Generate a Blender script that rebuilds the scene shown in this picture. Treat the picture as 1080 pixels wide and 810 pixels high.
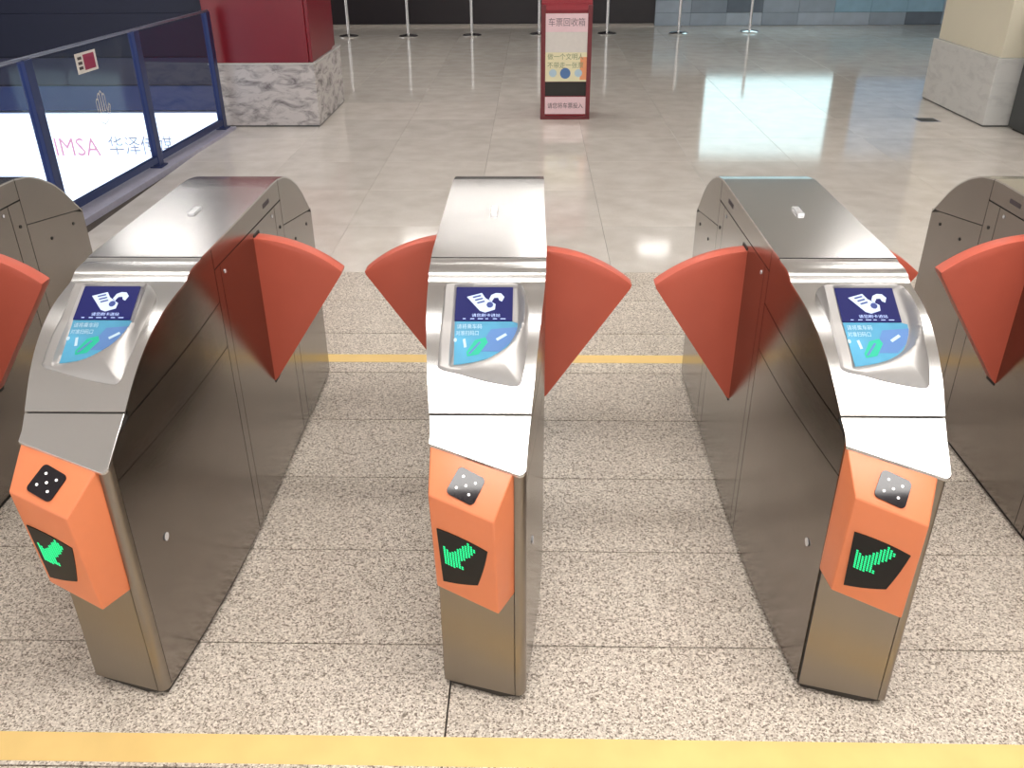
import bpy, bmesh, math, random
import numpy as np
from mathutils import Vector, Matrix
from mathutils.geometry import delaunay_2d_cdt

for o in list(bpy.data.objects): bpy.data.objects.remove(o)
scene = bpy.context.scene
COL = scene.collection
random.seed(7)

# ------------------------------------------------------------------ camera
F_PX, PITCH, YAW, ROLL, CAM_H = 925.2, math.radians(28.4), math.radians(1.43), math.radians(-0.41), 1.75
_cy, _sy, _cp, _sp = math.cos(YAW), math.sin(YAW), math.cos(PITCH), math.sin(PITCH)
_fwd = Vector((-_sy*_cp, _cy*_cp, -_sp)); _right = Vector((_cy, _sy, 0)); _up = _right.cross(_fwd)
_cr, _sr = math.cos(ROLL), math.sin(ROLL)
_r2 = _right*_cr + _up*_sr; _u2 = _up*_cr - _right*_sr
cam_data = bpy.data.cameras.new('camera'); cam = bpy.data.objects.new('camera', cam_data); COL.objects.link(cam)
cam_data.sensor_width = 36.0; cam_data.lens = F_PX*36.0/1080.0; cam_data.clip_start = 0.02
cam.matrix_world = Matrix(((_r2.x, _u2.x, -_fwd.x, 0), (_r2.y, _u2.y, -_fwd.y, 0), (_r2.z, _u2.z, -_fwd.z, CAM_H), (0, 0, 0, 1)))
scene.camera = cam

# ------------------------------------------------------------------ world, view
world = bpy.data.worlds.new('world'); scene.world = world; world.use_nodes = True
bg = world.node_tree.nodes['Background']; bg.inputs[0].default_value = (1.0, 0.97, 0.94, 1); bg.inputs[1].default_value = 0.85
vs = scene.view_settings; vs.view_transform = 'Standard'; vs.look = 'None'; vs.exposure = 0.95; vs.gamma = 1.0; vs.use_curve_mapping = False

CEIL_Z = 3.2
PANEL_STRENGTH = 8.5        # ceiling light panels
LIGHTBOX_STRENGTH = 1.5

# ------------------------------------------------------------------ materials
MATS = {}
def base_mat(name):
    m = bpy.data.materials.new(name); m.use_nodes = True; MATS[name] = m
    return m, m.node_tree.nodes, m.node_tree.links, m.node_tree.nodes['Principled BSDF']
def plain(name, col, rough=0.5, metal=0.0, spec=0.5, coat=0.0, vary=0.06, scale=30):
    m, n, l, b = base_mat(name)
    b.inputs['Roughness'].default_value = rough; b.inputs['Metallic'].default_value = metal
    b.inputs['Specular IOR Level'].default_value = spec; b.inputs['Coat Weight'].default_value = coat
    if coat: b.inputs['Coat Roughness'].default_value = 0.08
    tc = n.new('ShaderNodeTexCoord'); nz = n.new('ShaderNodeTexNoise'); nz.inputs['Scale'].default_value = scale
    l.new(tc.outputs['Object'], nz.inputs['Vector'])
    mx = n.new('ShaderNodeMix'); mx.data_type = 'RGBA'
    mx.inputs[6].default_value = tuple(max(0, c*(1-vary)) for c in col)+(1,)
    mx.inputs[7].default_value = tuple(min(1, c*(1+vary)) for c in col)+(1,)
    l.new(nz.outputs['Fac'], mx.inputs[0]); l.new(mx.outputs[2], b.inputs['Base Color'])
    return m
def emit(name, col, strength):
    m, n, l, b = base_mat(name)
    b.inputs['Base Color'].default_value = tuple(c*0.3 for c in col)+(1,)
    b.inputs['Emission Color'].default_value = col+(1,); b.inputs['Emission Strength'].default_value = strength
    b.inputs['Roughness'].default_value = 0.3; b.inputs['Specular IOR Level'].default_value = 0.25
    return m
def steel(name, col, rough, stretch, spread=0.10, aniso=0.0, smudge=0.06):
    m, n, l, b = base_mat(name)
    b.inputs['Metallic'].default_value = 1.0
    b.inputs['Anisotropic'].default_value = aniso
    tc = n.new('ShaderNodeTexCoord'); mp = n.new('ShaderNodeMapping'); mp.inputs['Scale'].default_value = stretch
    nz = n.new('ShaderNodeTexNoise'); nz.inputs['Scale'].default_value = 1.0; nz.inputs['Detail'].default_value = 3
    l.new(tc.outputs['Object'], mp.inputs['Vector']); l.new(mp.outputs['Vector'], nz.inputs['Vector'])
    mr = n.new('ShaderNodeMapRange'); mr.inputs['To Min'].default_value = rough-spread/2; mr.inputs['To Max'].default_value = rough+spread/2
    l.new(nz.outputs['Fac'], mr.inputs['Value']); l.new(mr.outputs['Result'], b.inputs['Roughness'])
    n2 = n.new('ShaderNodeTexNoise'); n2.inputs['Scale'].default_value = 4.0; n2.inputs['Detail'].default_value = 4
    l.new(tc.outputs['Object'], n2.inputs['Vector'])
    mx = n.new('ShaderNodeMix'); mx.data_type = 'RGBA'
    mx.inputs[6].default_value = tuple(c*(1-smudge) for c in col)+(1,); mx.inputs[7].default_value = tuple(min(1, c*(1+smudge)) for c in col)+(1,)
    l.new(n2.outputs['Fac'], mx.inputs[0]); l.new(mx.outputs[2], b.inputs['Base Color'])
    bp = n.new('ShaderNodeBump'); bp.inputs['Strength'].default_value = 0.03; bp.inputs['Distance'].default_value = 0.002
    l.new(nz.outputs['Fac'], bp.inputs['Height']); l.new(bp.outputs['Normal'], b.inputs['Normal'])
    return m

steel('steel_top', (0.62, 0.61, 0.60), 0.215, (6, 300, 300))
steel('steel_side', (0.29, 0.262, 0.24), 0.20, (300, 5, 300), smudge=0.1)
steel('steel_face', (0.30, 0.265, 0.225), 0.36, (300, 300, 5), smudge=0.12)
steel('steel_pod', (0.36, 0.345, 0.335), 0.40, (60, 60, 60), spread=0.04); MATS['steel_pod'].node_tree.nodes['Principled BSDF'].inputs['Metallic'].default_value = 0.55
steel('chrome', (0.75, 0.75, 0.76), 0.12, (10, 10, 200), spread=0.04)
plain('dark_gap', (0.02, 0.018, 0.016), 0.6)
plain('dark_base', (0.035, 0.028, 0.022), 0.6)
plain('orange', (0.72, 0.215, 0.09), 0.38, vary=0.03)
plain('flap_red', (0.53, 0.105, 0.064), 0.42, vary=0.05, scale=12)
plain('black_glass', (0.012, 0.009, 0.012), 0.06, spec=0.4)
plain('display_black', (0.008, 0.007, 0.007), 0.35, spec=0.3)
plain('pale_chrome', (0.75, 0.75, 0.77), 0.18, metal=0.6)
emit('led_green', (0.015, 0.62, 0.20), 1.0)
emit('led_white', (1.0, 0.93, 0.88), 1.4)
emit('screen_blue', (0.008, 0.009, 0.066), 1.0)
emit('icon_white', (0.50, 0.58, 0.76), 0.7)
emit('icon_dark', (0.05, 0.07, 0.22), 0.6)
emit('caption_white', (0.45, 0.55, 0.85), 0.8)
plain('sticker_cyan', (0.075, 0.30, 0.47), 0.3, vary=0.35, scale=14)
plain('sticker_blue', (0.09, 0.19, 0.42), 0.3)
plain('glow_paint_green', (0.01, 0.40, 0.25), 0.35)
plain('sticker_white', (0.45, 0.60, 0.70), 0.35)

def granite(name):
    m, n, l, b = base_mat(name)
    tc = n.new('ShaderNodeTexCoord'); oi = n.new('ShaderNodeObjectInfo'); va = n.new('ShaderNodeVectorMath'); va.operation = 'ADD'
    cx = n.new('ShaderNodeCombineXYZ'); mu = n.new('ShaderNodeMath'); mu.operation = 'MULTIPLY'; mu.inputs[1].default_value = 37
    l.new(oi.outputs['Random'], mu.inputs[0]); l.new(mu.outputs[0], cx.inputs[0]); l.new(mu.outputs[0], cx.inputs[1])
    l.new(tc.outputs['Object'], va.inputs[0]); l.new(cx.outputs[0], va.inputs[1])
    n1 = n.new('ShaderNodeTexNoise'); n1.inputs['Scale'].default_value = 90; n1.inputs['Detail'].default_value = 3
    n2 = n.new('ShaderNodeTexVoronoi'); n2.inputs['Scale'].default_value = 245
    n3 = n.new('ShaderNodeTexNoise'); n3.inputs['Scale'].default_value = 4; n3.inputs['Detail'].default_value = 3
    for k in (n1, n2, n3): l.new(va.outputs[0], k.inputs['Vector'])
    sc = n.new('ShaderNodeSeparateColor'); l.new(n2.outputs['Color'], sc.inputs[0])
    ad = n.new('ShaderNodeMath'); ad.operation = 'MULTIPLY_ADD'; ad.inputs[1].default_value = 0.9; ad.inputs[2].default_value = -0.45; l.new(n1.outputs['Fac'], ad.inputs[0])
    sm = n.new('ShaderNodeMath'); sm.operation = 'ADD'; l.new(sc.outputs[0], sm.inputs[0]); l.new(ad.outputs[0], sm.inputs[1])
    cr = n.new('ShaderNodeValToRGB'); e = cr.color_ramp.elements
    e[0].position = 0.06; e[0].color = (0.20, 0.16, 0.125, 1); e[1].position = 0.95; e[1].color = (0.84, 0.77, 0.68, 1)
    for p_, c_ in ((0.20, (0.36, 0.305, 0.25, 1)), (0.30, (0.52, 0.455, 0.385, 1)), (0.6, (0.64, 0.57, 0.49, 1))):
        x = cr.color_ramp.elements.new(p_); x.color = c_
    l.new(sm.outputs[0], cr.inputs[0]); mx = cr
    r3 = n.new('ShaderNodeValToRGB'); r3.color_ramp.elements[0].color = (0.86, 0.85, 0.84, 1); r3.color_ramp.elements[1].color = (1.1, 1.1, 1.1, 1)
    l.new(n3.outputs['Fac'], r3.inputs[0])
    m2 = n.new('ShaderNodeMix'); m2.data_type = 'RGBA'; m2.blend_type = 'MULTIPLY'; m2.inputs[0].default_value = 1.0
    l.new(mx.outputs[0], m2.inputs[6]); l.new(r3.outputs[0], m2.inputs[7]); l.new(m2.outputs[2], b.inputs['Base Color'])
    b.inputs['Roughness'].default_value = 0.30; b.inputs['Specular IOR Level'].default_value = 0.45
    return m
granite('granite')

def polished(name):
    m, n, l, b = base_mat(name)
    tc = n.new('ShaderNodeTexCoord'); oi = n.new('ShaderNodeObjectInfo'); va = n.new('ShaderNodeVectorMath'); va.operation = 'ADD'
    cx = n.new('ShaderNodeCombineXYZ'); mu = n.new('ShaderNodeMath'); mu.operation = 'MULTIPLY'; mu.inputs[1].default_value = 53
    l.new(oi.outputs['Random'], mu.inputs[0]); l.new(mu.outputs[0], cx.inputs[0]); l.new(mu.outputs[0], cx.inputs[1])
    l.new(tc.outputs['Object'], va.inputs[0]); l.new(cx.outputs[0], va.inputs[1])
    n1 = n.new('ShaderNodeTexNoise'); n1.inputs['Scale'].default_value = 5; n1.inputs['Detail'].default_value = 6
    n2 = n.new('ShaderNodeTexNoise'); n2.inputs['Scale'].default_value = 160; n2.inputs['Detail'].default_value = 2
    for k in (n1, n2): l.new(va.outputs[0], k.inputs['Vector'])
    cr = n.new('ShaderNodeValToRGB'); cr.color_ramp.elements[0].position = .3; cr.color_ramp.elements[1].position = .7
    cr.color_ramp.elements[0].color = (0.70, 0.65, 0.59, 1); cr.color_ramp.elements[1].color = (0.83, 0.785, 0.73, 1); l.new(n1.outputs['Fac'], cr.inputs[0])
    r2 = n.new('ShaderNodeValToRGB'); r2.color_ramp.elements[0].color = (0.8, 0.79, 0.78, 1); r2.color_ramp.elements[1].color = (1.15, 1.15, 1.15, 1); l.new(n2.outputs['Fac'], r2.inputs[0])
    mx = n.new('ShaderNodeMix'); mx.data_type = 'RGBA'; mx.blend_type = 'MULTIPLY'; mx.inputs[0].default_value = 1
    l.new(cr.outputs[0], mx.inputs[6]); l.new(r2.outputs[0], mx.inputs[7])
    mr = n.new('ShaderNodeMapRange'); mr.inputs['To Min'].default_value = 0.93; mr.inputs['To Max'].default_value = 1.05; l.new(oi.outputs['Random'], mr.inputs['Value'])
    m2 = n.new('ShaderNodeMix'); m2.data_type = 'RGBA'; m2.blend_type = 'MULTIPLY'; m2.inputs[0].default_value = 1
    l.new(mx.outputs[2], m2.inputs[6]); l.new(mr.outputs[0], m2.inputs[7]); l.new(m2.outputs[2], b.inputs['Base Color'])
    b.inputs['Roughness'].default_value = 0.09; b.inputs['Specular IOR Level'].default_value = 0.6
    return m
polished('polished_tile')

def marble(name, light, dark, amount):
    m, n, l, b = base_mat(name)
    tc = n.new('ShaderNodeTexCoord'); mp = n.new('ShaderNodeMapping'); mp.inputs['Rotation'].default_value = (0, 0.9, 0.3); mp.inputs['Scale'].default_value = (1, 1, 2.6)
    n1 = n.new('ShaderNodeTexNoise'); n1.inputs['Scale'].default_value = 5; n1.inputs['Detail'].default_value = 9; n1.inputs['Roughness'].default_value = 0.68; n1.inputs['Distortion'].default_value = 0.6
    l.new(tc.outputs['Object'], mp.inputs['Vector']); l.new(mp.outputs['Vector'], n1.inputs['Vector'])
    cr = n.new('ShaderNodeValToRGB'); e = cr.color_ramp.elements
    e[0].position = 0.32; e[0].color = dark+(1,); e[1].position = 0.32+amount; e[1].color = light+(1,); l.new(n1.outputs['Fac'], cr.inputs[0])
    l.new(cr.outputs[0], b.inputs['Base Color']); b.inputs['Roughness'].default_value = 0.22
    return m
marble('marble', (0.62, 0.58, 0.57), (0.16, 0.14, 0.15), 0.22)
marble('marble_pale', (0.66, 0.66, 0.64), (0.56, 0.56, 0.55), 0.2)
plain('column_red', (0.21, 0.008, 0.018), 0.28, vary=0.08, scale=3)
plain('column_cream', (0.78, 0.73, 0.58), 0.35, vary=0.03, scale=3)
plain('yellow', (0.84, 0.59, 0.22), 0.5, vary=0.10, scale=9)
plain('floor_grout', (0.07, 0.055, 0.045), 0.8)
plain('ceiling_white', (0.86, 0.83, 0.80), 0.7, vary=0.02)
plain('back_dark', (0.022, 0.017, 0.022), 0.4)
plain('skirting', (0.42, 0.38, 0.35), 0.3)
plain('navy_wall', (0.009, 0.013, 0.042), 0.5)
plain('band_blue', (0.045, 0.085, 0.26), 0.5, vary=0.02)
plain('band_grey', (0.045, 0.05, 0.10), 0.5)
plain('post_navy', (0.03, 0.045, 0.14), 0.35, metal=0.4)
plain('rail_metal', (0.30, 0.32, 0.42), 0.3, metal=0.8)
plain('kerb_stone', (0.42, 0.41, 0.50), 0.4, vary=0.15, scale=25)
plain('box_maroon', (0.16, 0.018, 0.025), 0.35)
plain('box_red', (0.30, 0.012, 0.025), 0.4)
plain('paper_pink', (0.80, 0.58, 0.62), 0.6)
plain('paper_white', (0.68, 0.64, 0.60), 0.6)
plain('paper_yellow', (0.80, 0.74, 0.50), 0.6, vary=0.1, scale=6)
plain('paper_orange', (0.80, 0.33, 0.16), 0.6)
plain('print_dark', (0.06, 0.045, 0.05), 0.7)
plain('print_grey', (0.22, 0.16, 0.18), 0.7)
plain('print_green', (0.25, 0.30, 0.16), 0.7)
plain('print_red', (0.30, 0.03, 0.08), 0.7)
plain('logo_pink', (0.9, 0.55, 0.62), 0.7)
plain('cabinet_grey', (0.05, 0.055, 0.055), 0.45)
emit('lightbox_white', (0.86, 0.96, 1.0), LIGHTBOX_STRENGTH)
emit('screen_cyan', (0.66, 0.95, 1.0), 1.15)
emit('screen_sky', (0.16, 0.42, 0.72), 0.3)
emit('logo_red_lit', (0.95, 0.42, 0.52), 0.62)
emit('logo_grey_lit', (0.36, 0.36, 0.42), 0.6)
emit('panel_light', (1.0, 0.97, 0.93), PANEL_STRENGTH)
for i, c in enumerate([(0.40, 0.48, 0.58), (0.29, 0.35, 0.43), (0.52, 0.61, 0.72), (0.17, 0.21, 0.27), (0.36, 0.58, 0.74)]):
    plain('clad_%d' % i, c, 0.22, vary=0.15, scale=5)
def glass_mat():
    m, n, l, b = base_mat('glass')
    out = n['Material Output']; tr = n.new('ShaderNodeBsdfTransparent'); tr.inputs[0].default_value = (0.80, 0.86, 0.96, 1)
    gl = n.new('ShaderNodeBsdfGlossy'); gl.inputs['Roughness'].default_value = 0.03
    fr = n.new('ShaderNodeFresnel'); fr.inputs['IOR'].default_value = 1.5
    mx = n.new('ShaderNodeMixShader'); ge = n.new('ShaderNodeNewGeometry'); iv = n.new('ShaderNodeMath'); iv.operation = 'SUBTRACT'; iv.inputs[0].default_value = 1.0; l.new(ge.outputs['Backfacing'], iv.inputs[1]); mm = n.new('ShaderNodeMath'); mm.operation = 'MULTIPLY'; l.new(fr.outputs[0], mm.inputs[0]); l.new(iv.outputs[0], mm.inputs[1]); l.new(mm.outputs[0], mx.inputs[0]); l.new(tr.outputs[0], mx.inputs[1]); l.new(gl.outputs[0], mx.inputs[2]); l.new(mx.outputs[0], out.inputs['Surface'])
glass_mat()

# ------------------------------------------------------------------ helpers
def link(o, parent=None):
    COL.objects.link(o)
    if parent is not None: o.parent = parent
    return o
def tag(o, label=None, cat=None, group=None, kind=None):
    if label: o['label'] = label
    if cat: o['category'] = cat
    if group: o['group'] = group
    if kind: o['kind'] = kind
    return o
def thing(name, label, cat, loc=(0, 0, 0), rz=0.0, group=None):
    o = bpy.data.objects.new(name, None); COL.objects.link(o); o.empty_display_size = 0.1
    o.location = loc; o.rotation_euler = (0, 0, rz)
    return tag(o, label, cat, group)
def mesh_obj(name, verts, faces, mat, parent=None, smooth=None, off=(0, 0, 0), bevel=0.0):
    me = bpy.data.meshes.new(name)
    me.from_pydata([(v[0]-off[0], v[1]-off[1], v[2]-off[2]) for v in verts], [], faces)
    bm = bmesh.new(); bm.from_mesh(me)
    bmesh.ops.recalc_face_normals(bm, faces=bm.faces)
    if bevel: bmesh.ops.bevel(bm, geom=bm.edges[:], offset=bevel, segments=2, profile=0.6, affect='EDGES', clamp_overlap=True)
    bm.to_mesh(me); bm.free()
    me.materials.append(MATS[mat])
    if smooth is not None:
        me.polygons.foreach_set('use_smooth', [True]*len(me.polygons)); me.set_sharp_from_angle(angle=math.radians(smooth))
    return link(bpy.data.objects.new(name, me), parent)
class MB:
    def __init__(s): s.v = []; s.f = []
    def add(s, vs, fs):
        k = len(s.v); s.v += [tuple(x) for x in vs]; s.f += [tuple(i+k for i in f) for f in fs]; return s
    def box(s, x0, x1, y0, y1, z0, z1):
        return s.add([(x0, y0, z0), (x1, y0, z0), (x1, y1, z0), (x0, y1, z0), (x0, y0, z1), (x1, y0, z1), (x1, y1, z1), (x0, y1, z1)],
                     [(0, 3, 2, 1), (4, 5, 6, 7), (0, 1, 5, 4), (1, 2, 6, 5), (2, 3, 7, 6), (3, 0, 4, 7)])
    def prism(s, poly, dvec):      # closed polygon of 3D points, extruded by dvec
        n = len(poly); q = [Vector(p)+Vector(dvec) for p in poly]
        return s.add(list(poly)+q, [tuple(range(n-1, -1, -1)), tuple(range(n, 2*n))]+[(i, (i+1) % n, n+(i+1) % n, n+i) for i in range(n)])
    def lathe(s, prof, c=(0, 0), seg=24):
        k0 = []; vs_ = []; fs = []
        for r, z in prof:
            k0.append(len(vs_)); vs_ += [(c[0]+r*math.cos(2*math.pi*i/seg), c[1]+r*math.sin(2*math.pi*i/seg), z) for i in range(seg)]
        for a, b in zip(k0, k0[1:]):
            fs += [(a+i, a+(i+1) % seg, b+(i+1) % seg, b+i) for i in range(seg)]
        fs.append(tuple(range(k0[0]+seg-1, k0[0]-1, -1))); fs.append(tuple(range(k0[-1], k0[-1]+seg)))
        return s.add(vs_, fs)
    def bar(s, a, b, w, h):
        a = Vector(a); b = Vector(b); d = (b-a).normalized(); up = Vector((0, 0, 1)) if abs(d.z) < .9 else Vector((0, 1, 0))
        x = d.cross(up).normalized()*w/2; y = x.cross(d).normalized()*h/2
        return s.prism([a-x-y, a+x-y, a+x+y, a-x+y], b-a)
    def build(s, name, mat, parent=None, smooth=None, off=(0, 0, 0), bevel=0.0):
        return mesh_obj(name, s.v, s.f, mat, parent, smooth, off, bevel)
def box(name, mat, x0, x1, y0, y1, z0, z1, parent=None, off=(0, 0, 0), bevel=0.0):
    return MB().box(x0, x1, y0, y1, z0, z1).build(name, mat, parent, None, off, bevel)
def text_obj(name, body, mat, size, origin, ex, ey, parent=None, off=(0, 0, 0), align='CENTER', fit=None):
    cu = bpy.data.curves.new(name, 'FONT'); cu.body = body; cu.size = size; cu.align_x = align; cu.align_y = 'CENTER'; cu.resolution_u = 2
    t = bpy.data.objects.new(name, cu); COL.objects.link(t)
    bpy.context.view_layer.update()
    me = bpy.data.meshes.new_from_object(t.evaluated_get(bpy.context.evaluated_depsgraph_get()))
    bpy.data.objects.remove(t); bpy.data.curves.remove(cu)
    ex = Vector(ex).normalized(); ey = Vector(ey).normalized(); O = Vector(origin)-Vector(off)
    sc = 1.0
    if fit and len(me.vertices):
        xs = [v.co.x for v in me.vertices]; sc = fit/max(1e-6, max(xs)-min(xs))
    for v in me.vertices: v.co = O+ex*v.co.x*sc+ey*v.co.y
    me.materials.clear(); me.materials.append(MATS[mat]); me.name = name
    return link(bpy.data.objects.new(name, me), parent)
def copy_tree(o, parent=None):
    c = o.copy(); COL.objects.link(c); c.parent = parent
    for ch in list(o.children): copy_tree(ch, c)
    return c

# ------------------------------------------------------------------ setting: floor
floor = box('floor', 'floor_grout', -2.86, 9.0, -2.5, 16.3, -0.16, -0.02); tag(floor, kind='structure', label='speckled granite floor with polished beige tiles behind')
def tile_mesh(name, w, d, mat, gap=0.003):
    o = box(name, mat, gap/2, w-gap/2, gap/2, d-gap/2, -0.02, 0.0, bevel=0.0012); me = o.data; bpy.data.objects.remove(o); return me
T0, TD, TW, TX = 1.7498, 0.3965, 1.80, -0.204
near_me = tile_mesh('floor_tile', TW, TD, 'granite', 0.0045)
for k in range(-4, 7):
    for i in range(-2, 2):
        x = TX+i*TW
        if x < -2.95 and T0+k*TD > 3.0: continue
        o = link(bpy.data.objects.new('floor_tile', near_me), floor); o.location = (x, T0+k*TD, 0)
YFAR = T0+7*TD
far_me = tile_mesh('floor_tile', 0.8, 0.8, 'polished_tile', 0.0012)
for k in range(15):
    for i in range(14):
        o = link(bpy.data.objects.new('floor_tile', far_me), floor); o.location = (-2.76+i*0.8, YFAR+k*0.8, 0)
for nm, y0, y1, lab in (('trim_1', 1.366, 1.448, 'broad yellow line on the floor in front of the gates'), ('trim_2', 3.432, 3.508, 'yellow line on the floor behind the gates')):
    tag(box(nm, 'yellow', -2.8, 3.4, y0, y1, 0.0, 0.0008), kind='structure', label=lab)
tag(box('floor_back', 'polished_tile', -9.5, -2.762, 9.2, 16.1, -.0195, 0), kind='structure', label='polished beige floor behind the red column')
# ceiling
tag(box('ceiling', 'ceiling_white', -9.5, 9.0, -2.5, 16.3, CEIL_Z, CEIL_Z+0.1), kind='structure', label='plain white ceiling of the hall')

# back wall: dark panel left, blue grey cladding right
wb = box('wall_back', 'back_dark', -9.5, 9.0, 16.1, 16.3, 0, CEIL_Z); tag(wb, kind='structure', label='dark back wall with bluish cladding to its right')
tag(box('baseboard_back', 'skirting', -9.5, 2.05, 16.03, 16.1, 0, 0.035), kind='structure', label='low grey skirting below the dark back wall')
clad_me = [box('wall_panel', 'clad_%d' % i, 0.002, 0.598, 0, 0.06, 0.002, 0.198, bevel=0.003) for i in range(5)]
cm = [o.data for o in clad_me]
for o in clad_me: bpy.data.objects.remove(o)
for r in range(4):
    for i in range(11):
        w = random.choices(range(5), weights=[4, 2, 3, 1, 2 if i < 5 else 9])[0]  # more cyan panels towards the right paint in the blue glow there
        o = link(bpy.data.objects.new('wall_panel', cm[w]), wb); o.location = (2.06+i*0.6, 16.04, r*0.2)
# side wall far right (out of the frame) closes the hall
tag(box('wall_right', 'ceiling_white', 9.0, 9.2, -2.5, 16.3, 0, CEIL_Z), kind='structure', label='pale wall on the far right side')

# illuminated advertising screens on the back wall (seen mirrored in the floor)
t = thing('advertising_screen', 'bright white advertising screen on the back wall mirrored in the floor', 'screen', (4.1, 16.0, 0.83))
box('frame', 'cabinet_grey', 2.94, 5.24, 15.97, 16.035, 0.79, 2.22, t, (4.1, 16.0, 0.83)); box('lit_panel', 'screen_cyan', 3.0, 5.18, 15.955, 15.97, 0.83, 2.18, t, (4.1, 16.0, 0.83))
t = thing('advertising_screen', 'dim blue advertising screen on the back wall near the pale column', 'screen', (6.8, 16.0, 0.5))
box('frame', 'cabinet_grey', 5.55, 8.05, 15.97, 16.035, 0.81, 2.22, t, (6.8, 16.0, 0.5)); box('lit_panel', 'screen_sky', 5.6, 8.0, 15.955, 15.97, 0.85, 2.18, t, (6.8, 16.0, 0.5))

# ------------------------------------------------------------------ ceiling lights
def ceiling_light(x, y, w, d, label):
    t = thing('ceiling_light', label, 'ceiling light', (x, y, CEIL_Z), 0, 'ceiling light panels')
    m = MB(); b = 0.03
    for (x0, x1, y0, y1) in ((-w/2-b, w/2+b, -d/2-b, -d/2), (-w/2-b, w/2+b, d/2, d/2+b), (-w/2-b, -w/2, -d/2, d/2), (w/2, w/2+b, -d/2, d/2)): m.box(x0, x1, y0, y1, -0.05, 0)
    m.build('frame', 'ceiling_white', t); box('diffuser', 'panel_light', -w/2, w/2, -d/2, d/2, -0.035, -0.015, t)
for x, y, w, d, lab in [
    (-0.25, 1.03, 0.95, 0.62, 'light panel above the viewer, left of three in a row'), (0.82, 1.03, 1.0, 0.62, 'light panel above the viewer, middle of three in a row'), (1.93, 1.03, 1.0, 0.62, 'light panel above the viewer, right of three in a row'),
    (-1.75, 3.1, 1.1, 0.3, 'slim ceiling light panel over the gates, leftmost of four'), (-0.45, 3.1, 1.1, 0.3, 'slim ceiling light panel over the gates, second from left'), (0.85, 3.1, 1.1, 0.3, 'slim ceiling light panel over the gates, third from left'), (2.15, 3.1, 1.1, 0.3, 'slim ceiling light panel over the gates, rightmost of four'),
    (-2.2, 7.05, 0.45, 0.6, 'ceiling light panel left of the middle row'), (0.12, 7.3, 0.25, 0.9, 'narrow ceiling light panel above the hall centre'), (2.9, 7.1, 0.6, 0.6, 'ceiling light panel right of the middle row'),
    (-0.45, 9.5, 1.3, 0.34, 'wide ceiling light panel deep in the hall'), (-1.8, 13.7, 0.6, 0.6, 'ceiling light panel far back on the left'), (2.0, 13.76, 0.5, 0.2, 'ceiling light panel far back on the right'), (5.2, 10.5, 0.6, 0.6, 'ceiling light panel beside the pale column'),
    (-3.7, 8.3, 0.9, 0.4, 'added unseen ceiling light panel above the stairwell'), (5.2, 4.6, 0.9, 0.9, 'ceiling light panel out to the right'), (-2.4, 11.0, 0.6, 0.6, 'ceiling light panel behind the red column')]:  # stairwell panel is added to brighten the top of the left gate
    ceiling_light(x, y, w, d, lab)

# ------------------------------------------------------------------ ticket gates
Y0 = 2.40
PY = [1.545, 1.556, 1.62, 1.66, 1.72, 1.78, 1.84, 1.90, 1.955, 2.01, 2.038, 2.052, 2.066, 2.085, 2.11, 2.135, 2.15, 2.155, 2.30]
PZ = [0.683, 0.692, 0.737, 0.772, 0.826, 0.866, 0.894, 0.913, 0.923, 0.9285, 0.932, 0.938, 0.9455, 0.9495, 0.9505, 0.9500, 0.953, 0.955, 0.955]
_gy = np.linspace(1.5, 2.3, 801); _gz = np.interp(_gy, PY, PZ)
_gz2 = np.convolve(np.pad(_gz, 30, mode='edge'), np.ones(61)/61, 'valid'); _gz3 = np.convolve(np.pad(_gz, 6, mode='edge'), np.ones(13)/13, 'valid')
_w3 = np.clip((_gy-1.98)/0.04, 0, 1); _gz2 = _gz2*(1-_w3)+_gz3*_w3
_wt = np.clip((_gy-1.64)/0.04, 0, 1); _gz2 = _gz*(1-_wt)+_gz2*_wt
RY = [2.85, 2.91, 3.0, 3.075, 3.15, 3.205, 3.255, 3.31]; RZ = [0.955, 0.953, 0.939, 0.911, 0.870, 0.826, 0.775, 0.720]
YB = 3.31
def zt(y):
    if y < 2.3: return float(np.interp(y, _gy, _gz2))
    if y < 2.85: return 0.955
    return float(np.interp(y, RY, RZ))
WY = [1.45, 1.55, 1.61, 1.66, 1.75, 1.91, 2.04, 2.2, 9]; WW = [.086, .096, .104, .109, .120, .135, .143, .148, .148]
_wyf = np.linspace(1.4, 2.4, 1001); _wwf = np.interp(_wyf, WY, WW); _wwf = np.convolve(np.pad(_wwf, 50, mode='reflect', reflect_type='odd'), np.ones(101)/101, 'valid')
def hw(y): return float(np.interp(y, _wyf, _wwf))
FL = Vector((-0.106, 1.612)); FR = Vector((0.096, 1.556))       # slanted front face in plan
def left_x(y):
    if y < FL.y: return max(-hw(y), FL.x+(FL.y-y)/(FL.y-FR.y)*(FR.x-FL.x))
    return -hw(y)
OFF = (0, Y0, 0)

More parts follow.
